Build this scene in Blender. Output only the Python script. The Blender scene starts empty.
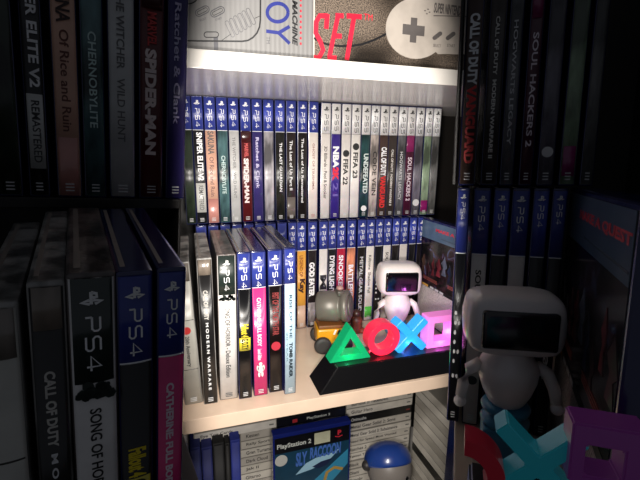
import bpy, bmesh, math, random
from mathutils import Matrix, Vector, Euler
random.seed(4)
scene = bpy.context.scene
C = scene.collection
S = 0.001                                   # all lengths below are millimetres
R = math.radians

# ------------------------------------------------------------------ camera
FPX = 413.84
def basis(yaw, pit, rol):
    yaw, pit, rol = R(yaw), R(pit), R(rol)
    F = Vector((math.sin(yaw)*math.cos(pit), math.cos(yaw)*math.cos(pit), -math.sin(pit)))
    X = Vector((math.cos(yaw), -math.sin(yaw), 0))
    U = X.cross(F)
    return F, X*math.cos(rol)+U*math.sin(rol), -X*math.sin(rol)+U*math.cos(rol)
CF, CX, CU = basis(17.71, 12.38, 0.74)
CP = Vector((0, -399.75, 275.51))
cd = bpy.data.cameras.new('camera'); cam = bpy.data.objects.new('camera', cd); C.objects.link(cam)
cd.sensor_width = 36; cd.lens = FPX/640*36; cd.clip_start = 0.01; cd.clip_end = 20
def oriented(o, P, F, X, U):
    m = Matrix((X, U, -F)).transposed().to_4x4(); m.translation = P*S
    o.matrix_world = m
oriented(cam, CP, CF, CX, CU)
scene.camera = cam

# ------------------------------------------------------------------ world, lights, exposure
w = bpy.data.worlds.new('dim_room'); scene.world = w; w.use_nodes = True
bg = w.node_tree.nodes['Background']
bg.inputs[0].default_value = (0.80, 0.86, 1.0, 1); bg.inputs[1].default_value = 0.075
scene.view_settings.view_transform = 'Standard'; scene.view_settings.look = 'None'
scene.view_settings.exposure = 0; scene.view_settings.gamma = 1; scene.view_settings.use_curve_mapping = False

def spot(name, P, F, half_v, half_h, power, color, radius):
    l = bpy.data.lights.new(name, 'SPOT'); l.energy = power; l.color = color
    l.spot_size = 2*R(half_v); l.spot_blend = 0.06; l.shadow_soft_size = radius*S
    o = bpy.data.objects.new(name, l); C.objects.link(o)
    X = F.cross(Vector((0, 0, 1))).normalized(); U = X.cross(F)
    oriented(o, P, F, X, U)
    o.scale = (math.tan(R(half_h))/math.tan(R(half_v)), 1, 1)
    return o
spot('added_upper_fill', CP+CU*70+CF*80, (CF+CU*-0.10).normalized(), 54, 22.0, 6.6, (1.0, 0.94, 0.87), 22)  # added unseen spot above the camera, cone squeezed to the middle bay
spot('added_lower_fill', CP+CU*-68+CF*80, (CF+CU*0.10).normalized(), 54, 21.5, 8.2, (1.0, 0.94, 0.88), 22)  # added unseen fill below the camera, for undersides and the lower compartment

# ------------------------------------------------------------------ frames of the three bookcases (mm -> m)
def frame(t, e):
    m = Euler([R(a) for a in e], 'XYZ').to_matrix().to_4x4(); m.translation = Vector(t); return m
BAY = {'C': Matrix.Identity(4),
       'L': frame((-48.8, -241.9, 64.2), (4.06, 3.66, 12.5)),
       'R': frame((117.1, -249.3, 86.0), (-2.6, -1.94, -35.97))}
def ray(bay, px, py):
    inv = BAY[bay].inverted()
    d = CF + CX*((px-320)/FPX) + CU*((240-py)/FPX)
    return inv @ CP, inv.to_3x3() @ d
def atY(px, py, Y, bay='C'):
    P, d = ray(bay, px, py); return P + d*((Y-P.y)/d.y)
def atX(px, py, X, bay='C'):
    P, d = ray(bay, px, py); return P + d*((X-P.x)/d.x)
def atZ(px, py, Z, bay='C'):
    P, d = ray(bay, px, py); return P + d*((Z-P.z)/d.z)

# ------------------------------------------------------------------ materials
def lin(c):
    if isinstance(c, str):
        c = tuple(int(c[i:i+2], 16)/255 for i in (0, 2, 4))
    return tuple(v/12.92 if v <= 0.04045 else ((v+0.055)/1.055)**2.4 for v in c) + (1,)
MATS = {}; ANIS = 0.0
def mat(color, rough=0.45, metal=0, coat=0.0, emit=0, kind='', alpha=1, bump=0):
    key = (color, rough, metal, coat, emit, kind, bump)
    if key in MATS: return MATS[key]
    m = bpy.data.materials.new('surface_%s%s' % (kind+'_' if kind else '', color)); m.use_nodes = True
    nt = m.node_tree; b = nt.nodes['Principled BSDF']
    b.inputs['Base Color'].default_value = lin(color)
    b.inputs['Roughness'].default_value = rough; b.inputs['Metallic'].default_value = metal
    b.inputs['Coat Weight'].default_value = coat; b.inputs['Coat Roughness'].default_value = 0.16
    if emit:
        b.inputs['Emission Color'].default_value = lin(color); b.inputs['Emission Strength'].default_value = emit
    tc = nt.nodes.new('ShaderNodeTexCoord')
    n = nt.nodes.new('ShaderNodeTexNoise'); mp = nt.nodes.new('ShaderNodeMapping')
    nt.links.new(tc.outputs['Object'], mp.inputs[0]); nt.links.new(mp.outputs[0], n.inputs['Vector'])
    def blend(lo, hi, scale, sc=(1, 1, 1), p0=0.35, p1=0.65, detail=4):
        mp.inputs['Scale'].default_value = sc; n.inputs['Scale'].default_value = scale; n.inputs['Detail'].default_value = detail
        cr = nt.nodes.new('ShaderNodeValToRGB'); nt.links.new(n.outputs['Fac'], cr.inputs[0])
        cr.color_ramp.elements[0].position = p0; cr.color_ramp.elements[1].position = p1
        cr.color_ramp.elements[0].color = lin(lo); cr.color_ramp.elements[1].color = lin(hi)
        nt.links.new(cr.outputs[0], b.inputs['Base Color']); return cr
    def bumpit(strength, dist, scale, sc):
        n2 = nt.nodes.new('ShaderNodeTexNoise'); m2 = nt.nodes.new('ShaderNodeMapping')
        nt.links.new(tc.outputs['Object'], m2.inputs[0]); nt.links.new(m2.outputs[0], n2.inputs['Vector'])
        m2.inputs['Scale'].default_value = sc; n2.inputs['Scale'].default_value = scale; n2.inputs['Detail'].default_value = 3
        bp = nt.nodes.new('ShaderNodeBump'); bp.inputs['Strength'].default_value = strength; bp.inputs['Distance'].default_value = dist
        nt.links.new(n2.outputs['Fac'], bp.inputs['Height'])
        nt.links.new(bp.outputs[0], b.inputs['Coat Normal']); nt.links.new(bp.outputs[0], b.inputs['Normal'])
    c = lin(color)
    def shade(k):
        v = [min(1, max(0, int(color[i:i+2], 16)/255*k)) for i in (0, 2, 4)]; return tuple(v)
    if kind == 'art':                                  # printed picture: mottled
        blend(shade(0.45), shade(1.35), 60, (1, 1, .35), .38, .62)
    elif kind == 'wrap':                               # shrink wrap over a print: crinkle highlights painted in as streaks, plus bumps
        blend(shade(0.55), shade(1.25), 50, (1, 1, .3), .4, .6)
        bumpit(1.0, 0.0012, 90, (1.6, 1, .16))
    elif kind == 'print':                              # flat ink on paper, barely mottled
        blend(shade(0.93), shade(1.04), 40, (1, 1, 1))
    elif kind == 'granite':
        mp.inputs['Scale'].default_value = (1, 1, 1); n.inputs['Scale'].default_value = 900; n.inputs['Detail'].default_value = 2
        big = nt.nodes.new('ShaderNodeTexNoise'); big.inputs['Scale'].default_value = 13; big.inputs['Detail'].default_value = 1
        nt.links.new(tc.outputs['Object'], big.inputs['Vector'])
        cr = nt.nodes.new('ShaderNodeValToRGB'); nt.links.new(n.outputs['Fac'], cr.inputs[0])
        cr.color_ramp.elements[0].position = .36; cr.color_ramp.elements[1].position = .66
        cr.color_ramp.elements[0].color = lin('2c2522'); cr.color_ramp.elements[1].color = lin('988878')
        c2 = nt.nodes.new('ShaderNodeValToRGB'); nt.links.new(big.outputs['Fac'], c2.inputs[0])
        c2.color_ramp.elements[0].position = .42; c2.color_ramp.elements[1].position = .62
        c2.color_ramp.elements[0].color = (.10, .09, .08, 1); c2.color_ramp.elements[1].color = (1, 1, 1, 1)
        mx = nt.nodes.new('ShaderNodeMix'); mx.data_type = 'RGBA'; mx.blend_type = 'MULTIPLY'; mx.inputs[0].default_value = 1
        nt.links.new(cr.outputs[0], mx.inputs[6]); nt.links.new(c2.outputs[0], mx.inputs[7])
        nt.links.new(mx.outputs[2], b.inputs['Base Color'])
    elif kind == 'card':                               # corrugated carton: fine upright flutes
        wv = nt.nodes.new('ShaderNodeTexWave'); wv.inputs['Scale'].default_value = 70; wv.inputs['Distortion'].default_value = .6
        nt.links.new(tc.outputs['Object'], wv.inputs['Vector'])
        bp = nt.nodes.new('ShaderNodeBump'); bp.inputs['Strength'].default_value = .35; bp.inputs['Distance'].default_value = .0006
        nt.links.new(wv.outputs['Fac'], bp.inputs['Height']); nt.links.new(bp.outputs[0], b.inputs['Normal'])
        cr = nt.nodes.new('ShaderNodeValToRGB'); nt.links.new(wv.outputs['Fac'], cr.inputs[0])
        cr.color_ramp.elements[0].color = lin(shade(.96)); cr.color_ramp.elements[1].color = lin(shade(1.0))
        nt.links.new(cr.outputs[0], b.inputs['Base Color'])
    elif kind == 'melamine':
        blend(shade(.97), shade(1.02), 25); bumpit(.12, .0003, 160, (1, 1, 1))
    elif kind == 'lines':                              # small print lines
        wv = nt.nodes.new('ShaderNodeTexWave'); wv.bands_direction = 'Z'; wv.inputs['Scale'].default_value = 150
        wv.inputs['Distortion'].default_value = 0
        nt.links.new(tc.outputs['Object'], wv.inputs['Vector'])
        n.inputs['Scale'].default_value = 500
        mt = nt.nodes.new('ShaderNodeMath'); mt.operation = 'MULTIPLY'
        nt.links.new(wv.outputs['Fac'], mt.inputs[0]); nt.links.new(n.outputs['Fac'], mt.inputs[1])
        cr = nt.nodes.new('ShaderNodeValToRGB'); nt.links.new(mt.outputs[0], cr.inputs[0])
        cr.color_ramp.elements[0].position = .3; cr.color_ramp.elements[0].color = lin(shade(1)); cr.color_ramp.elements[1].position = .5
        cr.color_ramp.elements[1].color = lin('55504c'); nt.links.new(cr.outputs[0], b.inputs['Base Color'])
    elif kind == 'scene':                              # busy painted battle picture
        n.inputs['Distortion'].default_value = 1.5
        cr = blend('08070a', '6a4038', 45, (1, 1, 1), .48, .85, 6)
        e = cr.color_ramp.elements.new(.6); e.color = lin('3a2028')
        e = cr.color_ramp.elements.new(.7); e.color = lin('4c5f84')
    elif kind == 'glow':
        b.inputs['Transmission Weight'].default_value = 0.0
        b.inputs['Subsurface Weight'].default_value = 0.3
        b.inputs['Subsurface Radius'].default_value = (.01, .01, .01)
    if coat >= .7 and kind in ('print', 'art', 'wrap'):
        tg = nt.nodes.new('ShaderNodeTangent'); tg.direction_type = 'RADIAL'; tg.axis = 'Z'
        nt.links.new(tg.outputs[0], b.inputs['Tangent'])
        b.inputs['Anisotropic'].default_value = 0.95; b.inputs['Anisotropic Rotation'].default_value = ANIS
        b.inputs['Specular IOR Level'].default_value = .5; b.inputs['Roughness'].default_value = .36; b.inputs['Coat Weight'].default_value = .35; b.inputs['Coat Roughness'].default_value = .25
    MATS[key] = m
    return m

# ------------------------------------------------------------------ mesh helpers
def link(name, me, m=None, parent=None, loc=(0, 0, 0)):
    o = bpy.data.objects.new(name, me); C.objects.link(o)
    if m: 
        if not me.materials: me.materials.append(m)
    if parent: o.parent = parent
    o.location = Vector(loc)*S
    return o
def mesh(name, verts, faces, smooth=False):
    me = bpy.data.meshes.new(name); me.from_pydata([tuple(Vector(v)*S) for v in verts], [], faces); me.validate(); me.update()
    bm = bmesh.new(); bm.from_mesh(me); bmesh.ops.recalc_face_normals(bm, faces=bm.faces); bm.to_mesh(me); bm.free()
    if smooth:
        for p in me.polygons: p.use_smooth = True
    return me
def boxm(name, x0, x1, y0, y1, z0, z1, bev=0.0, seg=2):
    bm = bmesh.new()
    vs = [bm.verts.new(Vector((x, y, z))*S) for z in (z0, z1) for (x, y) in ((x0, y0), (x1, y0), (x1, y1), (x0, y1))]
    for f in ((0, 3, 2, 1), (4, 5, 6, 7), (0, 1, 5, 4), (1, 2, 6, 5), (2, 3, 7, 6), (3, 0, 4, 7)): bm.faces.new([vs[i] for i in f])
    if bev: bmesh.ops.bevel(bm, geom=list(bm.edges), offset=bev*S, segments=seg, affect='EDGES', profile=.6)
    me = bpy.data.meshes.new(name); bm.to_mesh(me); bm.free()
    if bev:
        for p in me.polygons: p.use_smooth = len(p.vertices) < 5 and p.area < (bev*S)**2*60
    return me
def box(name, x0, x1, y0, y1, z0, z1, m, parent=None, bev=0.0):
    return link(name, boxm(name, x0, x1, y0, y1, z0, z1, bev), m, parent)
def arc_panel(name, wd, z0, z1, bulge, m, parent, x=0, y=0, seg=8):
    """bowed printed strip on a spine"""
    vs, fs = [], []
    for i in range(seg+1):
        t = -1+2*i/seg; xx = x+t*wd/2
        yf = y-0.25-bulge*(1-t*t)
        vs += [(xx, yf, z0), (xx, yf, z1), (xx, y+.3, z1), (xx, y+.3, z0)]
    for i in range(seg):
        a = i*4; b = a+4
        for k in range(4):
            fs.append((a+k, b+k, b+(k+1) % 4, a+(k+1) % 4))
    fs += [(0, 1, 2, 3), (seg*4, seg*4+3, seg*4+2, seg*4+1)]
    me = mesh(name, vs, fs)
    for p in me.polygons:
        if p.normal.y < -0.3: p.use_smooth = True
    return link(name, me, m, parent)
def prism(name, pts, y0, y1, m, parent=None, bev=0):
    """outline in x,z pushed through y"""
    n = len(pts)
    vs = [(p[0], y0, p[1]) for p in pts]+[(p[0], y1, p[1]) for p in pts]
    fs = [tuple(range(n)), tuple(range(2*n-1, n-1, -1))]+[(i, i+n, (i+1) % n+n, (i+1) % n) for i in range(n)]
    me = mesh(name, vs, fs)
    if bev:
        bm = bmesh.new(); bm.from_mesh(me); bmesh.ops.bevel(bm, geom=list(bm.edges), offset=bev*S, segments=3, affect='EDGES'); bm.to_mesh(me); bm.free()
    return link(name, me, m, parent)
def lathe(name, prof, m, parent=None, seg=32, loc=(0, 0, 0), rot=None, squash=(1, 1, 1)):
    vs, fs = [], []
    for (r, z) in prof:
        for k in range(seg):
            a = 2*math.pi*k/seg; vs.append((r*math.cos(a)*squash[0], r*math.sin(a)*squash[1], z*squash[2]))
    for i in range(len(prof)-1):
        for k in range(seg):
            fs.append((i*seg+k, i*seg+(k+1) % seg, (i+1)*seg+(k+1) % seg, (i+1)*seg+k))
    fs.append(tuple(range(seg))); fs.append(tuple(range((len(prof)-1)*seg, len(prof)*seg)))
    o = link(name, mesh(name, vs, fs, True), m, parent, loc)
    if rot: o.rotation_euler = rot
    return o
def ball_prof(rx, z0, z1, n=12, p=1.0):
    return [(max(.05, rx*math.sin(math.pi*(i/n))**p), z0+(z1-z0)*(1-math.cos(math.pi*i/n))/2) for i in range(n+1)]
def tube(name, pts, r, m, parent=None, seg=10, radii=None):
    vs, fs = [], []; pts = [Vector(p) for p in pts]; n = len(pts)
    for i, p in enumerate(pts):
        d = (pts[min(i+1, n-1)]-pts[max(i-1, 0)]).normalized()
        a = d.cross(Vector((.1, .2, 1)) if abs(d.z) < .9 else Vector((1, 0, 0))).normalized(); b = d.cross(a)
        rr = radii[i] if radii else r
        for k in range(seg):
            t = 2*math.pi*k/seg; vs.append(p+a*rr*math.cos(t)+b*rr*math.sin(t))
    for i in range(n-1):
        for k in range(seg):
            fs.append((i*seg+k, i*seg+(k+1) % seg, (i+1)*seg+(k+1) % seg, (i+1)*seg+k))
    fs.append(tuple(range(seg))); fs.append(tuple(range((n-1)*seg, n*seg)))
    return link(name, mesh(name, vs, fs, True), m, parent)
def ribbon_data(pts, wd, y, closed=False, th=.25):
    """flat stroke of width wd through x,z points on the plane y"""
    pts = [Vector((p[0], p[1])) for p in pts]
    if closed: pts = pts+[pts[0]]
    vs, fs = [], []
    n = len(pts)
    for i, p in enumerate(pts):
        if closed and i in (0, n-1): d = (pts[1]-pts[n-2])
        else: d = (pts[min(i+1, n-1)]-pts[max(i-1, 0)])
        d = d.normalized() if d.length else Vector((1, 0)); q = Vector((-d.y, d.x))*wd/2
        for s, yy in ((1, y-th), (-1, y-th), (-1, y), (1, y)): vs.append((p.x+q.x*s, yy, p.y+q.y*s))
    for i in range(n-1):
        for k in range(4): fs.append((i*4+k, i*4+(k+1) % 4, i*4+4+(k+1) % 4, i*4+4+k))
    if not closed: fs += [(0, 1, 2, 3), (n*4-4, n*4-3, n*4-2, n*4-1)]
    return vs, fs
def strokes(name, lines, wd, y, m, parent=None, closed=False):
    V, Fc = [], []
    for li, l in enumerate(lines):
        v, f = ribbon_data(l, wd, y-.03*li, closed); k = len(V); V += v; Fc += [tuple(i+k for i in q) for q in f]
    return link(name, mesh(name, V, Fc), m, parent)
_txt = {}
def text_mesh(s, shear=0, bold=0.0):
    key = (s, shear, bold)
    if key in _txt: return _txt[key]
    cu = bpy.data.curves.new('t', 'FONT'); cu.body = s; cu.resolution_u = 3; cu.shear = shear; cu.offset = bold
    o = bpy.data.objects.new('t', cu); C.objects.link(o)
    bpy.context.view_layer.update()
    me = bpy.data.meshes.new_from_object(o.evaluated_get(bpy.context.evaluated_depsgraph_get()))
    vs = [tuple(v.co) for v in me.vertices]; fs = [tuple(p.vertices) for p in me.polygons]
    bpy.data.objects.remove(o); bpy.data.curves.remove(cu); bpy.data.meshes.remove(me)
    _txt[key] = (vs, fs); return _txt[key]
def lettering(name, s, x0, x1, z0, z1, y, m, parent, down=False, shear=0, bold=0.012, face='front'):
    """glyphs fitted into a rectangle of the x,z plane; down = read from top to bottom"""
    vs, fs = text_mesh(s, shear, bold)
    if not vs: return None
    ax, bx = min(v[0] for v in vs), max(v[0] for v in vs); ay, by = min(v[1] for v in vs), max(v[1] for v in vs)
    out = []
    for v in vs:
        u, t = (v[0]-ax)/(bx-ax), (v[1]-ay)/max(1e-6, by-ay)
        if down: out.append((x0+(x1-x0)*t, y, z1-(z1-z0)*u))
        else: out.append((x0+(x1-x0)*u, y, z0+(z1-z0)*t))
    n = len(out); o2 = [(p[0], p[1]+.15, p[2]) for p in out]
    edges = {}
    for f in fs:
        for i in range(len(f)):
            e = (f[i], f[(i+1) % len(f)]); edges[e] = 1
    side = [(a, b, b+n, a+n) for (a, b) in edges if (b, a) not in edges]
    me = bpy.data.meshes.new(name)
    me.from_pydata([tuple(Vector(p)*S) for p in out+o2], [], [tuple(f) for f in fs]+side); me.update()
    return link(name, me, m, parent)
def thing(name, label, cat, bay='C', loc=(0, 0, 0), rotz=0, group=None, tilt=0):
    o = bpy.data.objects.new(name, None); C.objects.link(o); o.empty_display_size = .01
    B = BAY[bay]; M = B.to_3x3().to_4x4(); M.translation = (B @ Vector(loc))*S
    o.matrix_world = M @ Matrix.Rotation(R(rotz), 4, 'Z') @ Matrix.Rotation(R(tilt), 4, 'Y')
    o['label'] = label; o['category'] = cat
    if group: o['group'] = group
    return o

# ------------------------------------------------------------------ structure: the room behind and below
def struct(name, me, m):
    o = link(name, me, m); o['kind'] = 'structure'; return o
struct('floor', boxm('floor', -1500, 1900, -1400, 420, -470, -450), mat('3a322c', .6, kind='print'))
struct('wall_back', boxm('wall_back', -1500, 1900, 420, 440, -450, 1500), mat('55504e', .7, kind='print'))

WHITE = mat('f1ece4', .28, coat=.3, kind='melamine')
WARM_LIT_WHITE = mat('dcc3ac', .3, coat=.3, kind='melamine')  # white board with the warm light on it put into its colour
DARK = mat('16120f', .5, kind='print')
def bookcase(bay, label, boards, sides, back, foot):
    t = thing('bookcase', label, 'bookcase', bay)
    for b in boards: box('shelf_board', *b, parent=t, bev=.6) if len(b) == 7 else None
    for b in sides: box('side_panel', *b, parent=t, bev=.6)
    if back: box('back_panel', *back, parent=t)
    if foot: box('plinth', *foot, parent=t)
    return t
bookcase('C', 'white bookcase with dark back standing in the bright middle of the picture',
    [(-19, 560, 0, 345, -16, 0, WARM_LIT_WHITE), (-19, 560, 0, 345, 343.2, 359, WHITE), (-19, 560, 0, 345, -372, -356, WHITE), (-19, 560, 0, 345, 640, 656, WHITE)],
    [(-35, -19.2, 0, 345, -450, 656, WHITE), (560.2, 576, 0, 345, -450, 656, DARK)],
    (-35, 576, 345.2, 350, -450, 656, DARK), None)

# ------------------------------------------------------------------ game cases
NAVY = mat('141a4c', .22, coat=.6); CLEAR = mat('8c8a86', .18, coat=.8, kind='wrap'); BLACKP = mat('141416', .25, coat=.6)
PS4B = ('323e8e', .28, 0, .8); PS5W = ('dcdad8', .35, 0, .5)
def platform_mark(p, five, zt, w_, m, y, room=43):
    """small P-over-S emblem and the three upright characters read downward"""
    k = min(w_/12.0*.86, (room-2.5)/38.0); cx = 0; cz = zt-6.5*k
    lines = [[(cx-.3*k, cz-2.4*k), (cx-.3*k, cz+2.8*k)], [(cx-.3*k, cz+2.6*k), (cx+1.6*k, cz+2*k), (cx+1.7*k, cz+.6*k), (cx+.3*k, cz+.4*k)],
             [(cx+.4*k, cz-.6*k), (cx+3.6*k, cz-1.2*k), (cx+1*k, cz-2.3*k)], [(cx-.9*k, cz-.6*k), (cx-3.8*k, cz-1.5*k), (cx-.8*k, cz-2.3*k)]]
    V, F_ = [], []
    def add(ls, wd):
        for l in ls:
            v, f = ribbon_data(l, wd, y); n = len(V); V.extend(v); F_.extend([tuple(i+n for i in q) for q in f])
    add(lines, 1.2*k)
    # glyph strokes in u (along reading, downward), t (across, up = +x)
    P = [[(0, .45), (.85, .45), (1, .6), (1, .85), (.85, 1), (0, 1)], [(0, .45), (0, 0)]]
    S_ = [[(0, 0), (.85, 0), (1, .15), (1, .35), (.85, .5), (.15, .5), (0, .65), (0, .85), (.15, 1), (1, 1)]]
    four = [[(.8, 0), (.8, 1), (0, .3), (1.1, .3)]]; fiv = [[(1, 1), (0, 1), (0, .55), (.85, .55), (1, .4), (1, .15), (.85, 0), (0, 0)]]
    u0 = zt-14.5*k
    for gi, g in enumerate((P, S_, fiv if five else four)):
        ls = [[(cx-2.6*k+5.2*k*t, u0-gi*8.6*k-u*6.0*k) for (u, t) in l] for l in g]
        add(ls, .8*k)
    return link('platform_mark', mesh('platform_mark', V, F_), m, p)
INKW = mat('f4f4f4', .5, kind='print'); INKK = mat('101010', .5, kind='print')
def game_case(bay, x0, x1, Y, z, look, label, group, h=170, d=135, lean=0, rotz=0, hdr=43, mark=True, detail=True):
    """look: dict(fmt, base, kind, titles=[(text, colour, top, bottom, across0, across1)], panels=[(top,bottom,colour,kind)])
       tops / bottoms are fractions of the spine height measured from the top"""
    wd = x1-x0
    t = thing('game_case', label, 'game case', bay, ((x0+x1)/2, Y, z), rotz, group, lean)
    fmt = look.get('fmt', 'four')
    shell = {'four': NAVY, 'five': NAVY, 'clear': CLEAR, 'black': BLACKP, 'wrapped': mat('5b5350', .2, coat=.8, kind='wrap')}[look.get('shell', fmt if fmt in ('four', 'five') else 'clear')]
    me = boxm('plastic_shell', -wd/2, wd/2, 0, d, 0, h, 1.2)
    link('plastic_shell', me, shell, t)
    # the printed sleeve showing along the top, between the covers
    box('sleeve_edge', -wd/2+wd*.16, -wd/2+wd*.3, 6, d-5, h-.5, h+.15, mat('8d847c', .5, kind='print'), t)
    iw = wd-1.4; bl = .65; zb, zt = 1.4, h-1.6; kind = look.get('kind', 'print')
    top = zt
    yl = -.25-bl-.05
    if fmt in ('four', 'five'):
        c = PS4B if fmt == 'four' else PS5W
        k2 = 'wrap' if kind == 'wrap' else 'print'
        arc_panel('header_band', iw, zt-hdr, zt, bl, mat(c[0], c[1], 0, c[3], kind=k2), t)
        top = zt-hdr
        arc_panel('header_line', iw, top, top+.7, bl+.06, INKW if fmt == 'four' else mat('8d8a88', .5), t)
        if mark: platform_mark(t, fmt == 'five', zt-1, iw, INKW if fmt == 'four' else INKK, yl, hdr)
    base = look['base']
    arc_panel('spine_print', iw, zb, top, bl, mat(base, .3, 0, .7, kind=kind), t)
    for (a, b, col, kd) in look.get('panels', []):
        arc_panel('spine_panel', iw-.2, zt-(zt-zb)*b, zt-(zt-zb)*a, bl+.12, mat(col, .32, 0, .6, kind=kd), t)
    for tt in look.get('titles', []):
        s, col, a, b = tt[:4]; c0, c1 = (tt[4], tt[5]) if len(tt) > 5 else (.25, .75)
        lettering('title_lettering', s, -iw/2+iw*c0, -iw/2+iw*c1, zt-(zt-zb)*b, zt-(zt-zb)*a, yl-.2, mat(col, .5, kind='print'), t, True, bold=tt[6] if len(tt) > 6 else .015)
    if detail:
        mc = look.get('mk', 'cfcfcf')
        strokes('publisher_mark', [[(-iw*.2, zb+3+q*1.9), (iw*.2, zb+3+q*1.9)] for q in range(3)], .7, yl+.05, mat(mc, .5, kind='print'), t)
    for (px_, pz_, r_, col) in look.get('dots', []):
        link('round_badge', mesh('round_badge', *disc(px_*iw, zt-(zt-zb)*pz_, r_*iw, yl+.02)), mat(col, .5, kind='print'), t)
    return t
def disc(cx, cz, r, y, n=20, rz=None):
    rz = rz or r
    vs = [(cx+r*math.cos(2*math.pi*i/n), y-.12, cz+rz*math.sin(2*math.pi*i/n)) for i in range(n)]
    vs += [(v[0], y+.1, v[2]) for v in vs]
    fs = [tuple(range(n)), tuple(range(2*n-1, n-1, -1))]+[(i, (i+1) % n, (i+1) % n+n, i+n) for i in range(n)]
    return vs, fs

W, K = 'f2f2f2', '141414'
UP = [  # upper row, left to right: (look, description)
 (dict(base='2a3428', kind='art', titles=[]), 'dark green spine'),
 (dict(base='1c1c1e', kind='print', titles=[('SNIPER ELITE V2', W, .27, .65, .3, .85, .03), ('REMASTERED', '3a3a3a', .69, .89, .3, .75)], panels=[(.67, .91, 'c9c9c4', 'print')]), 'black spine and pale title box'),
 (dict(base='d8a890', kind='print', titles=[('SAKUNA', '3a2420', .26, .44, .2, .8, .03), ('Of Rice and Ruin', '6b3c30', .46, .78, .3, .7)], panels=[(.8, 1, 'c98a80', 'print')]), 'peach spine with brown script'),
 (dict(base='456264', kind='art', titles=[('CHERNOBYLITE', 'c4dcd8', .45, .76, .3, .7)]), 'murky teal spine'),
 (dict(base='c8c8c6', kind='print', titles=[('THE WITCHER   WILD HUNT', '707070', .3, .8, .3, .62)]), 'pale grey spine'),
 (dict(base='5a1a1c', kind='print', titles=[('SPIDER-MAN', 'f0dcd8', .47, .84, .2, .7, .05), ('MARVEL', 'd04040', .35, .46, .3, .7, .03)], panels=[(.25, .34, '3a1214', 'art')]), 'dark red spine with bold pale title'),
 (dict(base='38306c', kind='print', titles=[('Ratchet & Clank', 'd0c8e8', .3, .72, .3, .65)]), 'violet spine'),
 (dict(base='a8a4a8', kind='wrap', titles=[]), 'silvery grey wrapped spine'),
 (dict(base='24241e', kind='wrap', titles=[('THE LAST GUARDIAN', W, .34, .75, .4, .7)]), 'black spine and thin pale title'),
 (dict(base='2a221e', kind='print', titles=[('The Last of Us Part II', W, .32, .74, .3, .62)], panels=[(.8, .97, '6a625c', 'print')]), 'brown-black spine and serif title'),
 (dict(base='1c1816', kind='print', titles=[('The Last of Us Remastered', W, .3, .85, .35, .62)]), 'black spine and long white title'),
 (dict(base='ece2da', kind='print', titles=[('GHOST OF TSUSHIMA', '9c7068', .34, .74, .38, .62)], mk='a06060'), 'cream spine and thin red-brown title'),
 (dict(fmt='five', base='e8e2dc', titles=[('3D Billiards - Pool & Snooker', '4c4440', .36, .82, .3, .65)]), 'white spine and grey title'),
 (dict(fmt='five', base='3a2a86', titles=[('NBA', W, .36, .55, .15, .85, .05), ('2K', 'e83048', .54, .66, .15, .85, .07), ('21', '7060b0', .68, .8, .2, .8)]), 'purple spine and white basketball title'),
 (dict(fmt='five', base='e6e0da', titles=[('FIFA 22', '1c1c1c', .47, .7, .2, .75, .03)], dots=[(0, .42, .36, '2a2a2a')]), 'white spine, black title and lower round badge'),
 (dict(fmt='five', base='ece8e2', titles=[('FIFA 23', '1c1c1c', .41, .64, .2, .75, .03)], dots=[(0, .36, .36, '2a2a2a')]), 'white spine, black title and higher round badge'),
 (dict(fmt='five', base='1c3c3e', kind='art', titles=[('UNDEFEATED', 'd8e4e0', .42, .78, .3, .85, .03)], dots=[(0, .92, .33, 'e8e8e8')]), 'dark teal spine and white badge at foot'),
 (dict(fmt='five', base='c8bcb4', kind='wrap', titles=[('CODE VEIN', '302c2c', .4, .8, .3, .8)]), 'pale beige wrapped spine'),
 (dict(fmt='five', base='4a3832', kind='print', titles=[('CALL OF DUTY', W, .36, .62, .2, .85, .05), ('VANGUARD', 'd83030', .62, .92, .2, .85, .05)]), 'brown spine with white and red title'),
 (dict(fmt='five', base='3c3430', kind='print', titles=[('CALL OF DUTY  MODERN WARFARE II', 'e0dcd4', .38, .9, .35, .62, .03)]), 'dark brown spine with small white title'),
 (dict(fmt='five', base='6c6c70', kind='wrap', titles=[('HOGWARTS LEGACY', 'd0d0d0', .4, .85, .3, .65)]), 'grey crinkled spine'),
 (dict(fmt='five', base='48182e', kind='print', titles=[('SOUL HACKERS 2', 'ecdce4', .45, .86, .25, .75, .02)], panels=[(.25, .4, '8a2a5e', 'print')]), 'plum spine and spaced pale title'),
 (dict(fmt='five', base='706c76', kind='wrap', titles=[], dots=[(0, .88, .4, 'd8d8d8')]), 'grey wrapped spine with ringed badge'),
 (dict(fmt='five', base='8ba083', kind='wrap', titles=[], panels=[(.86, .97, '8a1c64', 'print')]), 'green wrapped spine and magenta foot'),
 (dict(fmt='five', base='6a6a68', kind='wrap', titles=[]), 'dark grey crumpled spine'),
]
ORD = ['first', 'second', 'third', 'fourth', 'fifth', 'sixth', 'seventh', 'eighth', 'ninth', 'tenth', 'eleventh', 'twelfth', 'thirteenth', 'fourteenth', 'fifteenth', 'sixteenth', 'seventeenth', 'eighteenth', 'nineteenth', 'twentieth', '21st', '22nd', '23rd', '24th', '25th']
YU = 196.0; ZU = 170.6
XS_UP = [(-3.5, 8.2), (10.1, 23.3), (25.9, 39.4), (41.9, 55), (57.6, 70.2), (73.6, 87), (89.6, 102.6), (105.6, 118.7), (122.2, 135), (138.4, 151.4), (155.2, 168.4), (171.6, 184.9),
         (190.6, 204.2), (206.6, 219.9), (222.6, 236.4), (238.2, 252.2), (254.4, 268.0), (269.6, 283.2), (285, 298.8), (300.2, 314), (316, 330), (331.2, 344.8), (346.4, 360.2), (362.6, 375.6), (377.0, 390)]
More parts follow.
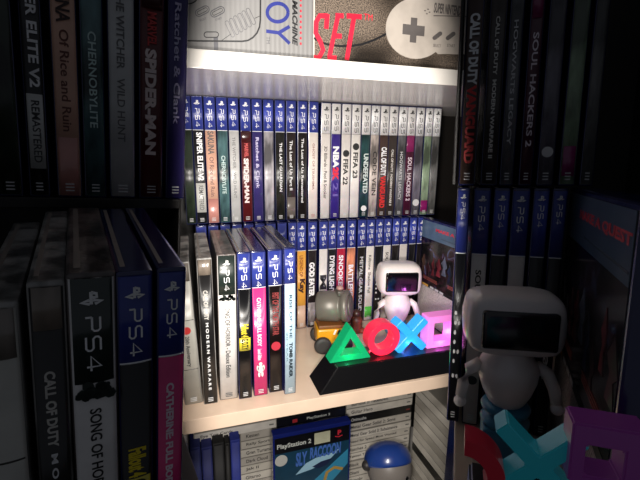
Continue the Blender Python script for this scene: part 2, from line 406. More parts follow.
for i, ((a, b), (look, desc)) in enumerate(zip(XS_UP, UP)):
    top = 'blue-topped' if look.get('fmt', 'four') == 'four' else 'white-topped'
    game_case('C', a-.9, b+.9, YU, ZU, look, '%s case, %s, %s from left in upper row' % (top, desc, ORD[i]), 'game cases in the upper row', h=172.2 if i < 12 else 171.4)

MID = [
 (dict(base='101014', titles=[]), 'black spine'),
 (dict(base='e0a040', kind='print', titles=[('LEGEND OF', '7a2c18', .3, .5, .25, .65), ('Kay', '3a1a10', .52, .66, .1, .9, .05)], panels=[(.78, 1, 'd8b8a0', 'print')]), 'orange-yellow spine'),
 (dict(base='1c1618', kind='print', titles=[('GOD EATER', W, .37, .7, .1, .75, .05)], panels=[(.76, .98, '8a8280', 'art')]), 'black spine and bold white title'),
 (dict(base='ddd8d2', kind='print', titles=[('M', '2c2c2c', .5, .64, .1, .9, .05)]), 'white spine with small black sign'),
 (dict(base='121416', kind='print', titles=[('DYING LIGHT', 'e8e8e8', .32, .68, .15, .8, .04)]), 'black spine and distressed white title'),
 (dict(base='b0203c', kind='print', titles=[('SNOOKER', W, .32, .66, .2, .75, .03)]), 'crimson spine'),
 (dict(base='c8785a', kind='art', titles=[('BATTLEFIELD', W, .42, .8, .2, .8, .03)]), 'orange-brown painted spine'),
 (dict(base='1a1614', kind='print', titles=[('METAL GEAR SOLID', 'c8c8c8', .35, .9, .3, .7, .02)]), 'black spine and grey title'),
 (dict(base='e4ded8', kind='print', titles=[('Killzone  Shadow Fall', '3c3c3c', .34, .72, .3, .65)], panels=[(.86, .97, '50b848', 'print')]), 'white spine with green foot'),
 (dict(base='141418', kind='print', titles=[('. : . . : .  :', 'c8c8c8', .5, .8, .2, .8, .05)]), 'black spine with white specks'),
 (dict(base='e0dad4', kind='print', titles=[('SOUTH PARK', '2c2c2c', .32, .6, .3, .7, .02)], dots=[(0, .8, .35, '303030')]), 'white spine and dark narrow title'),
 (dict(base='2a2422', kind='wrap', titles=[]), 'brown-black wrapped spine'),
 (dict(base='d4ccc6', kind='print', titles=[]), 'plain white spine'),
 (dict(base='1c1a1c', kind='wrap', titles=[('MEGA', W, .45, .62, .2, .8, .04)]), 'black spine and short white title'),
 (dict(base='181416', kind='art', titles=[('Fall', W, .6, .75, .2, .8)]), 'mottled black spine'),
]
YM = 185.5
XS_MID = [(138.3, 149.8), (151.6, 164.5), (168.6, 181.6), (186.3, 198.9), (201.0, 213), (215.1, 228.3), (231.7, 245.1), (249.3, 262.9), (264.6, 277.6), (279.8, 292.5), (294.2, 306.7), (309.4, 321.8), (323.6, 336.6), (340.2, 352.3), (355.0, 368)]
for i, ((a, b), (look, desc)) in enumerate(zip(XS_MID, MID)):
    game_case('C', a-.9, b+.9, YM, 0, look, 'case with %s, %s from left in lower back row' % (desc, ORD[i]), 'game cases in the lower back row')
for i in range(8):
    game_case('C', 7+i*16.3, 21.5+i*16.3, YM, 0, dict(base='24242a', titles=[]), 'dark game case hidden behind the large cases at front left', 'cases hidden behind the front row', detail=False, mark=False)

FRONT = [
 dict(fmt='clear', base='b9b7ae', kind='print', titles=[('20th Anniversary', '303030', .5, .72, .3, .62, .02)], panels=[(.0, .12, '6c655e', 'wrap'), (.385, .39, '302c28', 'print'), (.74, .745, '302c28', 'print')], dots=[(0, .46, .25, 'c03030')]),
 dict(fmt='clear', base='1c1b1b', kind='print', titles=[('CALL OF DUTY', 'c8c4bc', .2, .4, .3, .65, .04), ('M O D E R N  W A R F A R E', 'e0e0e0', .42, .9, .38, .6, .03)], panels=[(.0, .1, '6e645a', 'wrap')]),
 dict(fmt='clear', shell='wrapped', base='dedad6', kind='print', titles=[('SONG OF HORROR - Deluxe Edition', '242424', .33, .84, .36, .64, .012)], panels=[(0, .26, '26302c', 'print')], ps=W, mk='505050'),
 dict(base='0e0e10', kind='print', titles=[('Fallout 4', 'e8d030', .47, .56, .2, .8, .04), ('G.O.T.Y', '1a1a10', .57, .65, .22, .78, .04)], panels=[(.565, .655, 'd8c838', 'print')]),
 dict(base='e0387e', kind='print', titles=[('CATHERINE: FULL BODY', 'f8dce8', .3, .64, .3, .62, .04), ('Launch Edition', 'f8dce8', .66, .74, .3, .6, .03)]),
 dict(base='140c0c', kind='print', titles=[('FIST OF THE NORTH STAR', '8a3434', .28, .58, .25, .75, .03)], dots=[(0, .66, .36, 'b02c3c')]),
 dict(base='b4cede', kind='print', titles=[('RISE OF THE', '2c4658', .3, .6, .42, .68, .02), ('TOMB RAIDER', '14242c', .63, .88, .38, .72, .05), ('- 20 YEAR -', '60808e', .52, .8, .12, .26)]),
]
FL = ['clear plastic case with silver spine and red badge', 'clear case with black spine and spaced white letters', 'thick wrapped case with torn black and white spine',
      'blue-topped case with black spine and yellow tag', 'blue-topped case with hot pink spine', 'blue-topped case with black spine and red round mark', 'blue-topped case with pale icy blue spine']
FX = [(-15.5, 3.2, 27.9, -2.2, 162), (4.0, 19.0, 22.9, 0, 166), (21.4, 41.2, 26.1, .9, 168), (41.9, 56.6, 22.1, .8, 170), (58.9, 74.8, 23.1, 0, 170), (76.9, 93, 25.1, 0, 170), (92.9, 106.2, 16.8, 0, 173)]
def chef(t, zc, k):
    m = mat('f0e8e4', .5, kind='print')
    yl = -1.35
    V, F_ = [], []
    for (cx, cz, r, rz) in ((0, 0, 4.2, 6), (0, 8, 2.4, 2.4), (-2.2, -8, 1.5, 4), (2.2, -8, 1.5, 4), (-4.2, 2, 1.4, 4), (4.2, 2, 1.4, 4)):
        v, f = disc(cx*k, zc+cz*k, r*k, yl, rz=rz*k); n = len(V); V += v; F_ += [tuple(i+n for i in q) for q in f]
    link('printed_figure', mesh('printed_figure', V, F_), m, t)
def front_case(bay, i, x0, x1, Y, z, lean, h, place, group, d=135):
    look = dict(FRONT[i]); q = .9 if bay == 'L' else 1
    look['titles'] = [(a[0], a[1], a[2]*q, a[3]*q)+tuple(a[4:]) for a in look['titles']]
    look['panels'] = [(a[0]*q, a[1]*q, a[2], a[3]) for a in look.get('panels', [])]
    t = game_case(bay, x0, x1, Y, z, look, '%s, %s' % (FL[i], place), group, h=h, lean=lean, d=d, hdr=39 if bay == 'C' else 34)
    wd = x1-x0
    if i == 2:
        platform_mark(t, False, h-3, wd-3, INKW, -1.4, h*.23*q)
        V, F_ = [], []
        rng = random.Random(3)
        for k in range(26):
            v, f = disc((rng.random()-.5)*(wd-4), h-3-h*.25*q-rng.random()*5, .6+rng.random()*1.5, -1.32, n=7); n = len(V); V += v; F_ += [tuple(q+n for q in ff) for ff in f]
        link('ink_splatter', mesh('ink_splatter', V, F_), mat('26302c', .4, kind='print'), t)
    if i == 4: chef(t, h*.2, .8*(wd/15.9))
    return t
for i, (a, b, Y, ln, h) in enumerate(FX):
    front_case('C', i, a, b, Y, 0, ln, h, '%s from left in front row' % ORD[i], 'cases in the front row of the middle shelf')

# ------------------------------------------------------------------ boxes on the top shelf
CARD = mat('858483', .5, kind='card')
t = thing('console_box', 'silver-grey carton with line drawing and navy letters on the top shelf', 'box', 'C', (0, 10, 359.1))
box('carton', -18, 121.3, 0, 150, 0, 150, CARD, t, 1)
def F(px, py): 
    p = atY(px, py, 10); return (p.x, p.z-359.1)
LK = mat('17171a', .5, kind='print'); LG = mat('55555a', .5, kind='print'); NV = mat('222c7c', .5, kind='print'); RD = mat('cc2438', .5, kind='print')
strokes('outline_print', [[F(176, 40.6), F(200, 41), F(242, 41.4), F(248, 40.5), F(253, 37.5), F(257, 33), F(259.5, 27), F(260.3, 20), F(260.5, -12)]], 1.35, -.05, LK, t)
def ring_pts(cx, cy, rx, ry, n=28, a0=0, a1=360): return [F(cx+rx*math.cos(R(a0+(a1-a0)*i/n)), cy+ry*math.sin(R(a0+(a1-a0)*i/n))) for i in range(n+1)]
strokes('outline_print', [ring_pts(188, -7, 11, 11)], .9, -.05, LK, t)
def pill(cx, cy, L, w_, ang):
    c, s = math.cos(R(ang)), math.sin(R(ang)); out = []
    for i in range(9):
        a = R(-90+180*i/8); out.append((L/2-w_/2+w_/2*math.cos(a), w_/2*math.sin(a)))
    for i in range(9):
        a = R(90+180*i/8); out.append((-L/2+w_/2+w_/2*math.cos(a), w_/2*math.sin(a)))
    return [F(cx+x*c-y*s, cy+x*s+y*c) for x, y in out]
strokes('button_print', [pill(202.3, 11.2, 14.6, 7.2, -27), pill(217.5, 11.9, 14.6, 7.2, -27)], .8, -.05, LG, t, True)
strokes('button_print', [pill(202.3, 11.2, 11, 3.4, -27), pill(217.5, 11.9, 11, 3.4, -27)], .4, -.05, LK, t, True)
strokes('speaker_print', [pill(229.8+i*4.2, 29-i*2.5, 17.5, 3.6, 65) for i in range(6)], .42, -.05, LG, t, True)
strokes('speaker_print', [[F(221, 41), F(231, 34)], [F(254.5, 18.5), F(260, 16)]], .4, -.05, LK, t)
strokes('jack_print', [pill(211.3, 34.7, 14.5, 5.4, 0)], .7, -.05, LK, t, True)
box('jack_print', F(212, 0)[0], F(216.5, 0)[0], -.25, 0, F(0, 40.6)[1]-5, F(214, 37)[1], LG, t)
for s_, (cx, cy) in (('SELECT', (203, 19.5)), ('START', (218.5, 19))):
    a, b = F(cx-6, cy+1.2), F(cx+6, cy-1.2)
    o = lettering('small_lettering', s_, -3.1, 3.1, -.8, .8, -.2, LG, t); o.location = Vector(((a[0]+b[0])/2, 0, (a[1]+b[1])/2))*S; o.rotation_euler = (0, R(-22), 0)
# the navy O and Y turned on their side, TM, MACHINE, red squares
strokes('large_lettering', [ring_pts(277.6, 12.6, 10.4, 9.2)], 3.1, -.05, NV, t)
strokes('large_lettering', [[F(266.2, 31.2), F(279.5, 33)], [F(289.5, 26.5), F(278, 33.4)], [F(278, 32.4), F(289.6, 43.6)]], 3.0, -.05, NV, t)
a, b = F(266.5, 43.5), F(269.8, 36.8); lettering('small_lettering', 'TM', a[0], b[0], a[1], b[1], -.25, LG, t, True, bold=0)
a, b = F(292.2, 45.5), F(297.6, 0.5); lettering('large_lettering', 'MACHINE', a[0], b[0], a[1], b[1], -.25, LK, t, True, shear=.25, bold=.04)
for i in range(10):
    a = F(300.7, 43.7-5.45*i); box('red_square_print', a[0]-.85, a[0]+.85, -.25, 0, a[1]-1.0, a[1]+1.0, RD, t)

t = thing('console_box', 'dark granite-look carton with red letters and printed grey controller, top shelf', 'box', 'C', (0, 12, 359.1))
box('carton', 121.9, 420, 0, 160, 0, 190, mat('6c6058', .45, kind='granite'), t, 1)
def G(px, py):
    p = atY(px, py, 12); return (p.x, p.z-359.1)
a = G(312.8, 30); box('corner_edge', 121.9, 123.4, -.2, 3, .5, 150, mat('c8c4bc', .5, kind='print'), t)
strokes('cable_print', [[G(*p) for p in ((314, 38), (320, 42), (328, 44.6), (340, 46.2), (352, 46), (362, 44.4), (374, 40), (388, 33))]], 2.0, -.02, LK, t)
REDL = mat('e01e3c', .5, kind='print')
def slab(lines, wd): strokes('large_lettering', lines, wd, -.3, REDL, t)
slab([[G(313.8, 57.5), G(319, 57.5), G(323, 50), G(320, 41), G(315.6, 33), G(316, 22), G(319.5, 16), G(327.5, 16)], [G(327.3, 14), G(326, 29)]], 4.6)
slab([[G(329, 58), G(338, 15)], [G(335.5, 15.6), G(343.5, 16)], [G(332.5, 36), G(341.6, 36.3)], [G(327.4, 57.6), G(336.5, 58.2)]], 4.4)
slab([[G(346.6, 60), G(354, 16)], [G(346.5, 16), G(361.5, 17)]], 4.6)
a, b = G(363.5, 20), G(372.5, 14.6); lettering('small_lettering', 'TM', a[0], b[0], a[1], b[1], -.4, REDL, t, bold=0)
pts = [G(416+30.5*math.cos(R(x)), 28.5+30.5*math.sin(R(x))) for x in range(50, 271, 10)]
pts = pts+[G(430, -6), G(520, -10), G(520, 56.5), G(446, 54), G(438, 54.2)]
ctl = prism('controller_print', pts, -.9, 0, mat('b5aca2', .45, kind='print'), t)
BTN = mat('5d5856', .5, kind='print')
cx, cy = 413, 30.5
for dx, dy in ((11.2, 3.9), (3.9, 12)):
    a, b = G(cx-dx, cy+dy+ (dx-3.9)*.0), G(cx+dx, cy-dy); box('pad_print', a[0], b[0], -1.3-(dx > 5)*.05, -.9, a[1], b[1], BTN, ctl, .25)
for c_ in ((436.8, 36), (450, 36.2)):
    def G2(L, w_, ang):
        c, s = math.cos(R(ang)), math.sin(R(ang)); o_ = []
        for i in range(8): x = R(-90+180*i/7); o_.append((L/2+w_/2*math.cos(x), w_/2*math.sin(x)))
        for i in range(8): x = R(90+180*i/7); o_.append((-L/2+w_/2*math.cos(x), w_/2*math.sin(x)))
        return [G(c_[0]+x*c-y*s, c_[1]+x*s+y*c) for x, y in o_]
    prism('button_print', G2(7, 4.2, -38), -1.2, -.9, BTN, ctl)
a, b = G(433, 13), G(470, 7.6); lettering('small_lettering', 'SUPER NINTENDO', a[0], a[0]+36, a[1], b[1], -1.15, BTN, ctl, shear=.2, bold=.03)
strokes('underline_print', [[G(433, 16), G(480, 17)]], .8, -.95, BTN, ctl)
for (x, y) in ((424.5, 11), (429, 12.5), (427.5, 9.6), (426.3, 14)):
    v, f = disc(*G(x, y), 1.1, -1, n=12, rz=.6); link('emblem_print', mesh('emblem_print', v, f), BTN, ctl)
for s_, x in (('SELECT', 432.5), ('START', 446.5)):
    a, b = G(x, 47), G(x+8, 44.8); lettering('small_lettering', s_, a[0], b[0], a[1], b[1], -1.1, BTN, ctl, bold=0)

# ------------------------------------------------------------------ light-up shapes on a black base
def glow(col, e): return mat(col, .3, 0, .3, e, 'glow')
def shapes_lamp(bay, label, x0, x1, y0, y1, ztop, slope, shp, inset=6, left_end=True, emit=1.0):
    t = thing('shape_lamp', label, 'lamp', bay, (0, y0, 0))
    bl = mat('0c0c0e', .3, coat=.3)
    d = y1-y0
    vs = [(x0, 0, 0), (x1, 0, 0), (x1, d, 0), (x0, d, 0), (x0+slope, inset, ztop), (x1, inset, ztop), (x1, d+2, ztop), (x0+slope, d+2, ztop)]
    me = mesh('base', vs, [(0, 3, 2, 1), (4, 5, 6, 7), (0, 1, 5, 4), (1, 2, 6, 5), (2, 3, 7, 6), (3, 0, 4, 7)])
    bm = bmesh.new(); bm.from_mesh(me); bmesh.ops.bevel(bm, geom=list(bm.edges), offset=1.2*S, segments=3, affect='EDGES'); bm.to_mesh(me); bm.free()
    link('base', me, bl, t)
    for s_ in shp: s_(t)
    return t
def frame_shape(name, outer, inner, y0, y1, m, p):
    n = len(outer)
    vs = [(a[0], y, a[1]) for y in (y0, y1) for loop in (outer, inner) for a in loop]
    fs = []
    for i in range(n):
        j = (i+1) % n
        fs += [(i, j, n+j, n+i), (2*n+i, 3*n+i, 3*n+j, 2*n+j), (i, 2*n+i, 2*n+j, j), (n+i, n+j, 3*n+j, 3*n+i)]
    me = mesh(name, vs, fs)
    bm = bmesh.new(); bm.from_mesh(me); bmesh.ops.bevel(bm, geom=[e for e in bm.edges if e.calc_face_angle(0) > .8], offset=.7*S, segments=2, affect='EDGES'); bm.to_mesh(me); bm.free()
    return link(name, me, m, p)
def tri_pts(cx, z0, w_, h_): return [(cx-w_/2, z0), (cx+w_/2, z0), (cx, z0+h_)]
def tri_in(cx, z0, w_, h_, k=.52):
    c = z0+h_*.36; return [(cx+(x-cx)*k, c+(z-c)*k) for x, z in tri_pts(cx, z0, w_, h_)]
def circ(cx, cz, r, n=40, a0=0, a1=None):
    return [(cx+r*math.cos(2*math.pi*i/n), cz+r*math.sin(2*math.pi*i/n)) for i in range(n)]
def sq(cx, cz, r): return [(cx-r, cz-r), (cx+r, cz-r), (cx+r, cz+r), (cx-r, cz+r)]
def cross_pts(cx, cz, L, w_):
    a = w_/2; base = [(a, a), (L, a), (L, -a), (a, -a), (a, -L), (-a, -L), (-a, -a), (-L, -a), (-L, a), (-a, a), (-a, L), (a, L)]
    c = math.cos(R(45)); return [(cx+(x*c-z*c), cz+(x*c+z*c)) for x, z in base]
def bulbs(p, spots, col, e):
    for (x, y, z, r) in spots:
        lathe('bulb_spot', ball_prof(r, -.5, .5, 6), mat(col, .3, emit=e), p, 16, (x, y, z))
def point(name, P, col, e, r=6):
    l = bpy.data.lights.new(name, 'POINT'); l.energy = e; l.color = col; l.shadow_soft_size = r*S
    o = bpy.data.objects.new(name, l); C.objects.link(o); o.location = Vector(P)*S; return o
EM = 0.36
shapes_lamp('C', 'black bar lamp with green triangle, red ring, blue cross and pink square, middle shelf', 130, 332, 3, 47, 29, 24, [
  lambda t: frame_shape('triangle_light', tri_pts(174.5, 29, 53, 43), tri_in(174.5, 29, 53, 43), 17, 35, glow('0f9a62', EM*.75), t),
  lambda t: frame_shape('ring_light', circ(218, 50, 21.3), circ(218, 50, 13.3), 17, 35, glow('e02a48', EM), t),
  lambda t: prism('cross_light', cross_pts(256, 49.5, 27, 10), 17, 35, glow('2f9fe8', EM*1.1), t, .8),
  lambda t: frame_shape('square_light', sq(300, 50, 21.3), sq(300, 50, 12.5), 17, 35, glow('ee88d4', EM*.9), t)])
# the lamps inside the shapes light the base and shelf around them
for (x, col, e) in ((172, (.05, 1, .45), .018), (214, (1, .05, .1), .022), (254, (.05, .25, 1), .035), (298, (.9, .2, 1), .03)):
    point('bulb', (x, 44, 36), col, e, 4); point('bulb', (x, 14.5, 38), col, e*.5, 2)

# ------------------------------------------------------------------ toys on the middle shelf (plain generic toys)
def robot_toy(bay, loc, k, label, turn=0, kz=1):
    t = thing('toy_robot', label, 'toy', bay, loc, turn)
    wh = mat('efe6e2', .3, coat=.4); bk = mat('08080c', .12, coat=.8); bu = mat('3d7f9e', .35)
    lathe('foot_ring', [(14*k, 0), (19*k, 1*k), (20*k, 4*k), (18*k, 7*k), (15*k, 8*k), (15*k, 11*k), (19*k, 13*k), (20*k, 16*k), (18*k, 19*k), (12*k, 19.5*k)], bu, t)
    lathe('body', [(12*k, 18*k), (15*k, 22*k), (19.5*k, 31*k), (23*k, 42*k), (24*k, 52*k), (22*k, 58*k), (16*k, 66*k), (14*k, 70*k)], wh, t)
    hd = bpy.data.objects
    me = boxm('head', -38*k, 38*k, -26*k, 26*k, 67*k, 119*k, 21*k, 8)
    for p in me.polygons: p.use_smooth = True
    h = link('head', me, wh, t)
    me = boxm('screen', -28*k, 28*k, -28*k, -20*k, 77*k, 108*k, 3.8*k, 4)
    for p in me.polygons: p.use_smooth = True
    link('screen', me, bk, h)
    for s_ in (-1, 1):
        tube('arm', [(s_*22*k, 0, 54*k), (s_*31*k, -1*k, 48*k), (s_*36*k, -3*k, 36*k), (s_*38*k, -5*k, 24*k)], 4*k, wh, t, 12, [5*k, 5.4*k, 5*k, 4.4*k])
        lathe('hand', ball_prof(5.2*k, -5*k, 5*k), wh, t, 16, (s_*38.5*k, -6*k, 20*k))
    t.scale.z *= kz
    return t
robot_toy('C', (295, 133, 0), .86, 'white toy robot with blank dark screen, behind the cross of the lit bar lamp', -14, 1.1)

t = thing('toy_truck', 'yellow toy truck carrying a grey drum beside the green lamp triangle', 'toy', 'C', (186, 112, 0), -8)
GR = mat('6f6a62', .4, .2); GR2 = mat('5a5550', .4, .2); YE = mat('dc9a1e', .35, coat=.3); DK = mat('2e2b2a', .6)
box('body', -26, 18, -12, 22, 10, 33, YE, t, 3)
box('bed', -24, 16, -11, 20, 32.5, 38, mat('7a4a20', .5), t, 1.5)
for k_ in range(4):
    prism('hazard_stripe', [(-4+k_*5.4, 25), (-1.2+k_*5.4, 25), (1.6+k_*5.4, 32), (-1.2+k_*5.4, 32)], -12.6, -11.9, mat('e8e4dc' if k_ % 2 == 0 else '18181a', .5), t)
for wx in (-19, 11):
    for wy in (-17, 22):
        lathe('wheel', [(6, -4), (11, -3.4), (12, -1), (12, 2), (11, 4), (6, 4.4)], DK, t, 24, (wx, wy, 12.1), (R(90), 0, 0))
dr = lathe('drum', [(12, -24), (20, -23), (21.5, -20), (21.5, 6), (19, 8), (19, 12), (22.5, 13), (22.5, 20), (20, 22), (15, 22)], GR, t, 40, (1, 6, 60), (R(12), R(84), R(-12)))
lathe('lens_ring', [(9, 21), (15, 21), (16, 24), (13, 25), (9.5, 25)], GR2, dr, 32)
lathe('lens', [(8.5, 19), (9.2, 23), (4, 24.5), (.3, 24.8)], mat('0c0c10', .1, coat=.8), dr, 32)
box('bracket', 2, 12, -8, 8, 78, 86, GR2, t, 2)
lathe('cap', ball_prof(5, 0, 7), mat('b08880', .4), t, 20, (7, 0, 85))

t = thing('toy_figure', 'small brown and rust-coloured toy between the grey drum and the green-footed case', 'toy', 'C', (236, 150, 0))
lathe('body', [(5, 0), (9, 1), (10, 8), (8, 15), (10, 20), (7, 25), (3, 28)], mat('5a2a1c', .5, kind='art'), t)
lathe('head', ball_prof(7, 24, 37), mat('3a2018', .4), t)
lathe('foot', ball_prof(6, 0, 9), mat('8a3a24', .5), t, 20, (7, -7, 0))

# game box standing across the shelf, its back cover seen
def back_cover_case(bay, X, ya, yb, label, group=None, turn=0, h=170):
    """face looks towards -x; ya = near end, yb = far end"""
    Lw = yb-ya
    t = thing('game_case', label, 'game case', bay, (X, yb, 0), turn-90, group)
    # local +x runs towards the near end, local -y looks left
    link('plastic_shell', boxm('plastic_shell', 0, Lw, 0, 14, 0, h, 1.2), NAVY, t)
    zc = h*.36
    box('cover_picture', 2, Lw-2, -.4, .2, zc+5, h-3, mat('2a2028', .25, 0, .7, kind='scene'), t)
    box('sky_print', 2, Lw-2, -.6, -.35, h*.82, h-3, mat('51687e', .3, 0, .6, kind='print'), t)
    box('dark_strip', 2, Lw-2, -.6, .2, zc, zc+5.5, INKK, t)
    box('text_panel', 2, Lw-2, -.4, .2, 3, zc, mat('d8d0ca', .35, 0, .5, kind='lines'), t)
    box('yellow_label', 8, 30, -.8, -.3, zc+.5, zc+4, mat('c89a48', .4), t)
    for q in range(3): box('white_label', 36+q*13, 46+q*13, -.8, -.3, zc+.8, zc+4, mat('c8c8c8', .4), t)
    lettering('cover_lettering', 'MAKE A QUEST', Lw*.30, Lw*.98, h*.9, h*.935, -.75, mat('d03848', .5), t, bold=.04)
    strokes('subtitle_print', [[(Lw*.42, h*.855), (Lw*.98, h*.85)]], 1, -.6, mat('3c4a58', .5), t)
    rng = random.Random(9)
    for q in range(9):
        cx = 12+q*(Lw-22)/8.; cz = h*(.5+.18*rng.random()); col = rng.choice(['3c1820', '4a505c', '3a2820', '1c2438', '5a1c24'])
        s1 = 6+5*rng.random()
        prism('printed_figure', [(cx-s1*.6, cz-16), (cx-s1*.2, cz-4), (cx-s1*.8, cz+2), (cx-s1*.25, cz+8), (cx, cz+13), (cx+s1*.35, cz+7), (cx+s1*.8, cz-2), (cx+s1*.3, cz-6), (cx+s1*.7, cz-16)], -.7, -.4, mat(col, .4, kind='art'), t)
    for q, zz in enumerate((h*.43, h*.45)): strokes('small_print', [[(Lw*(.1+.5*q), zz+k_*2) , (Lw*(.4+.5*q), zz+k_*2)] for k_ in range(3)], .6, -.5, mat('a8584e', .5), t)
    return t
back_cover_case('C', 359.5, 46, 181, 'game case turned sideways showing picture back cover, at right of middle shelf')

# ------------------------------------------------------------------ lower compartment
def flat_case(x0, x1, Y, z0, z1, base, title, label, group, d=135, side=False, rotz=0, loc=None):
    """case lying flat, long spine towards the viewer"""
    L_ = x1-x0; h = z1-z0
    t = thing('game_case', label, 'game case', 'C', loc or (x0, Y, z0), rotz, group)
    link('plastic_shell', boxm('plastic_shell', 0, L_, 0, d, 0, h, .8), mat('8a867e', .3, coat=.4) if base != K else BLACKP, t)
    box('spine_print', 1.5, L_-1.5, -.4, .3, 1.0, h-1.0, mat(base, .35, 0, .5, kind='print'), t)
    if title: lettering('title_lettering', title, L_*.08, L_*.08+min(L_*.7, len(title)*3.6), h*.3, h*.72, -.55, mat('2a2a2a' if base != K else 'c8c8c8', .5), t)
    strokes('publisher_mark', [[(L_-12, h*.5), (L_-5, h*.5)]], 2.2, -.4, mat('6a6a66' if base != K else '883028', .5), t)
    return t
gl = 'flat white game cases stacked in the lower compartment'
FLZ = -355.8
names_r = ['Burnout 3: Takedown', 'Guitar Hero', None, 'Metal Gear Solid 2: Sons', 'Metal Gear Solid 3: Subsistence', 'Need for Speed Most Wanted', 'Ratchet 2', 'Tekken Tag', 'Black', 'Okami', 'Shinobi', 'Primal', 'Ico', 'Rez']
z = FLZ; n = 14; hgt = 15.3
for i in range(n):
    k_ = n-1-i                                   # 0 = topmost
    nm = names_r[k_] ; col = K if k_ == 2 else ['c9c3b8', 'd3cdc2', 'bfb9ae'][k_ % 3]
    flat_case(236, 365, 184+random.uniform(-2, 2), z, z+hgt-.5, col, nm or 'Onimusha',
        ('flat black game case' if k_ == 2 else 'flat off-white game case')+', %s from the top of the middle stack below the shelf' % ORD[k_], gl, d=150)
    z += hgt
z = FLZ
for i in range(13):
    k_ = 12-i
    flat_case(-12 if k_ < 1 else 58+random.uniform(-2, 2), 114 if k_ < 1 else 184, 205 if k_ else 190, z, z+hgt+.1, ['c4beb2', 'cfc9bd', 'b4aea4'][k_ % 3],
        ['Final Fantasy', 'Wild Cards', 'Kessen', 'Rally Sport', 'Gran Turismo', 'Dark Cloud', 'Jak II', 'Gitaroo', 'Vexx'][k_ % 9],
        'flat off-white game case, %s from the top of the left stack below the shelf' % ORD[k_], gl, d=130)
    z += hgt+.6
# long topmost cases reaching left over the blue ones
flat_case(-12, 112, 160, z+.2, z+hgt-.4, 'cfcac2', 'Eye Toy Cards', 'longest flat white case lying highest at the left below the shelf', gl, d=150)
# stack on the right side, spines facing left
z = FLZ
for i in range(15):
    k_ = 14-i
    flat_case(0, 126, 0, 0, 15.2, ['bdb7ac', 'cbc5ba', 'a9a398'][k_ % 3] if k_ != 8 else K, '', 'flat %s game case, %s from the top of the right stack with spines facing left' % ('black' if k_ == 8 else 'off-white', ORD[k_]), gl, d=60, rotz=-90, loc=(367, 178, z))
    z += 15.9
# upright blue and black cases at the left
gb = 'upright cases at the left of the lower compartment'
for i, (a, b, c_, s_) in enumerate([(-18, -3, '16205c', 'blue'), (-2, 13, '141c58', 'blue'), (14, 30, '0c0c0e', 'black'), (31, 38, '100f0e', 'black'), (39, 53, '1a2878', 'blue')]):
    t = thing('game_case', '%s upright case, %s from left in the dark lower compartment' % (s_, ORD[i]), 'game case', 'C', ((a+b)/2, 140, FLZ), 0, gb)
    hh = 214-(i % 2)*3
    link('plastic_shell', boxm('plastic_shell', -(b-a)/2, (b-a)/2, 0, 19 if i == 9 else 48, 0, hh, 1.2), mat(c_, .75), t)
    arc_panel('spine_print', b-a-2, 2, hh-3, .8, mat(c_, .7, kind='print'), t)
# blue case propped facing front
t = thing('game_case', 'blue game case facing front with swooping silver title, below the middle shelf', 'game case', 'C', (98, 120, FLZ))
link('plastic_shell', boxm('plastic_shell', 0, 122, 0, 15, 0, 224, 1.5), mat('16226a', .25, coat=.6), t)
box('cover_print', 2.5, 119.5, -.4, .2, 3, 218, mat('14384e', .3, 0, .6, kind='print'), t)
box('cover_band', 2.5, 119.5, -.6, 0, 192, 218, mat('0a0a10', .3, 0, .5), t)
CW = mat('b8bcb8', .5, kind='print')
lettering('cover_lettering', 'PlayStation 2', 6, 58, 198, 208, -.8, CW, t, bold=.02)
box('rating_label', 63, 88, -.9, -.3, 196, 215, mat('a8a890', .5, kind='print'), t)
v, f = disc(12, 180, 9.5, -.5); link('age_badge', mesh('age_badge', v, f), mat('a8a8a4', .5), t)
lettering('cover_mark', 'P', 100, 106, 204, 213, -.8, mat('b02030', .5), t, bold=.06); strokes('cover_mark', [[(96, 203), (102, 201), (108, 203)]], 1.4, -.7, mat('b02030', .5), t)
prism('swoosh_print', [(34, 150), (50, 166), (66, 172), (88, 174), (104, 180), (90, 166), (78, 160), (60, 154)], -.7, -.4, mat('8eb4c8', .4), t)
lettering('cover_lettering', 'SLY', 34, 52, 164, 188, -.95, mat('3c60a8', .4), t, shear=.1, bold=.04)
lettering('cover_lettering', 'RACCOON', 56, 106, 172, 192, -.95, mat('3c60a8', .4), t, shear=.1, bold=.04)
prism('swoosh_print', [(60, 158), (74, 164), (92, 166), (84, 156), (70, 153)], -1.1, -.8, mat('0c1a3c', .4), t)
prism('printed_shape', [(70, 100), (118, 150), (118, 176), (60, 130)], -.6, -.3, mat('2c7ea0', .4), t)
strokes('hook_print', [[(78, 120), (84, 142), (96, 148), (110, 142)]], 5, -.7, mat('a0823c', .4), t)
t = thing('game_case', 'flat black case with tiny white sign tucked behind the blue front-facing case', 'game case', 'C', (114, 172, -160))
link('plastic_shell', boxm('plastic_shell', 0, 118, 0, 60, 0, 16, 1), BLACKP, t)
box('spine_print', 2, 116, -.4, .2, 1.5, 14.5, mat('101018', .3, 0, .5), t)
lettering('title_lettering', 'PlayStation 2', 50, 90, 5, 11, -.6, CW, t); box('red_mark', 26, 34, -.7, -.3, 5, 11, mat('a02830', .5), t)
t['label'] = 'flat black case with small white lettering behind the blue front-facing case'
# what the black flat case rests on
for i in range(12):
    flat_case(186, 232, 192, FLZ+i*16.2, FLZ+i*16.2+15.7, 'a29c92', '', 'short flat case hidden behind the blue front-facing case', 'cases hidden behind the blue front-facing case', d=120)

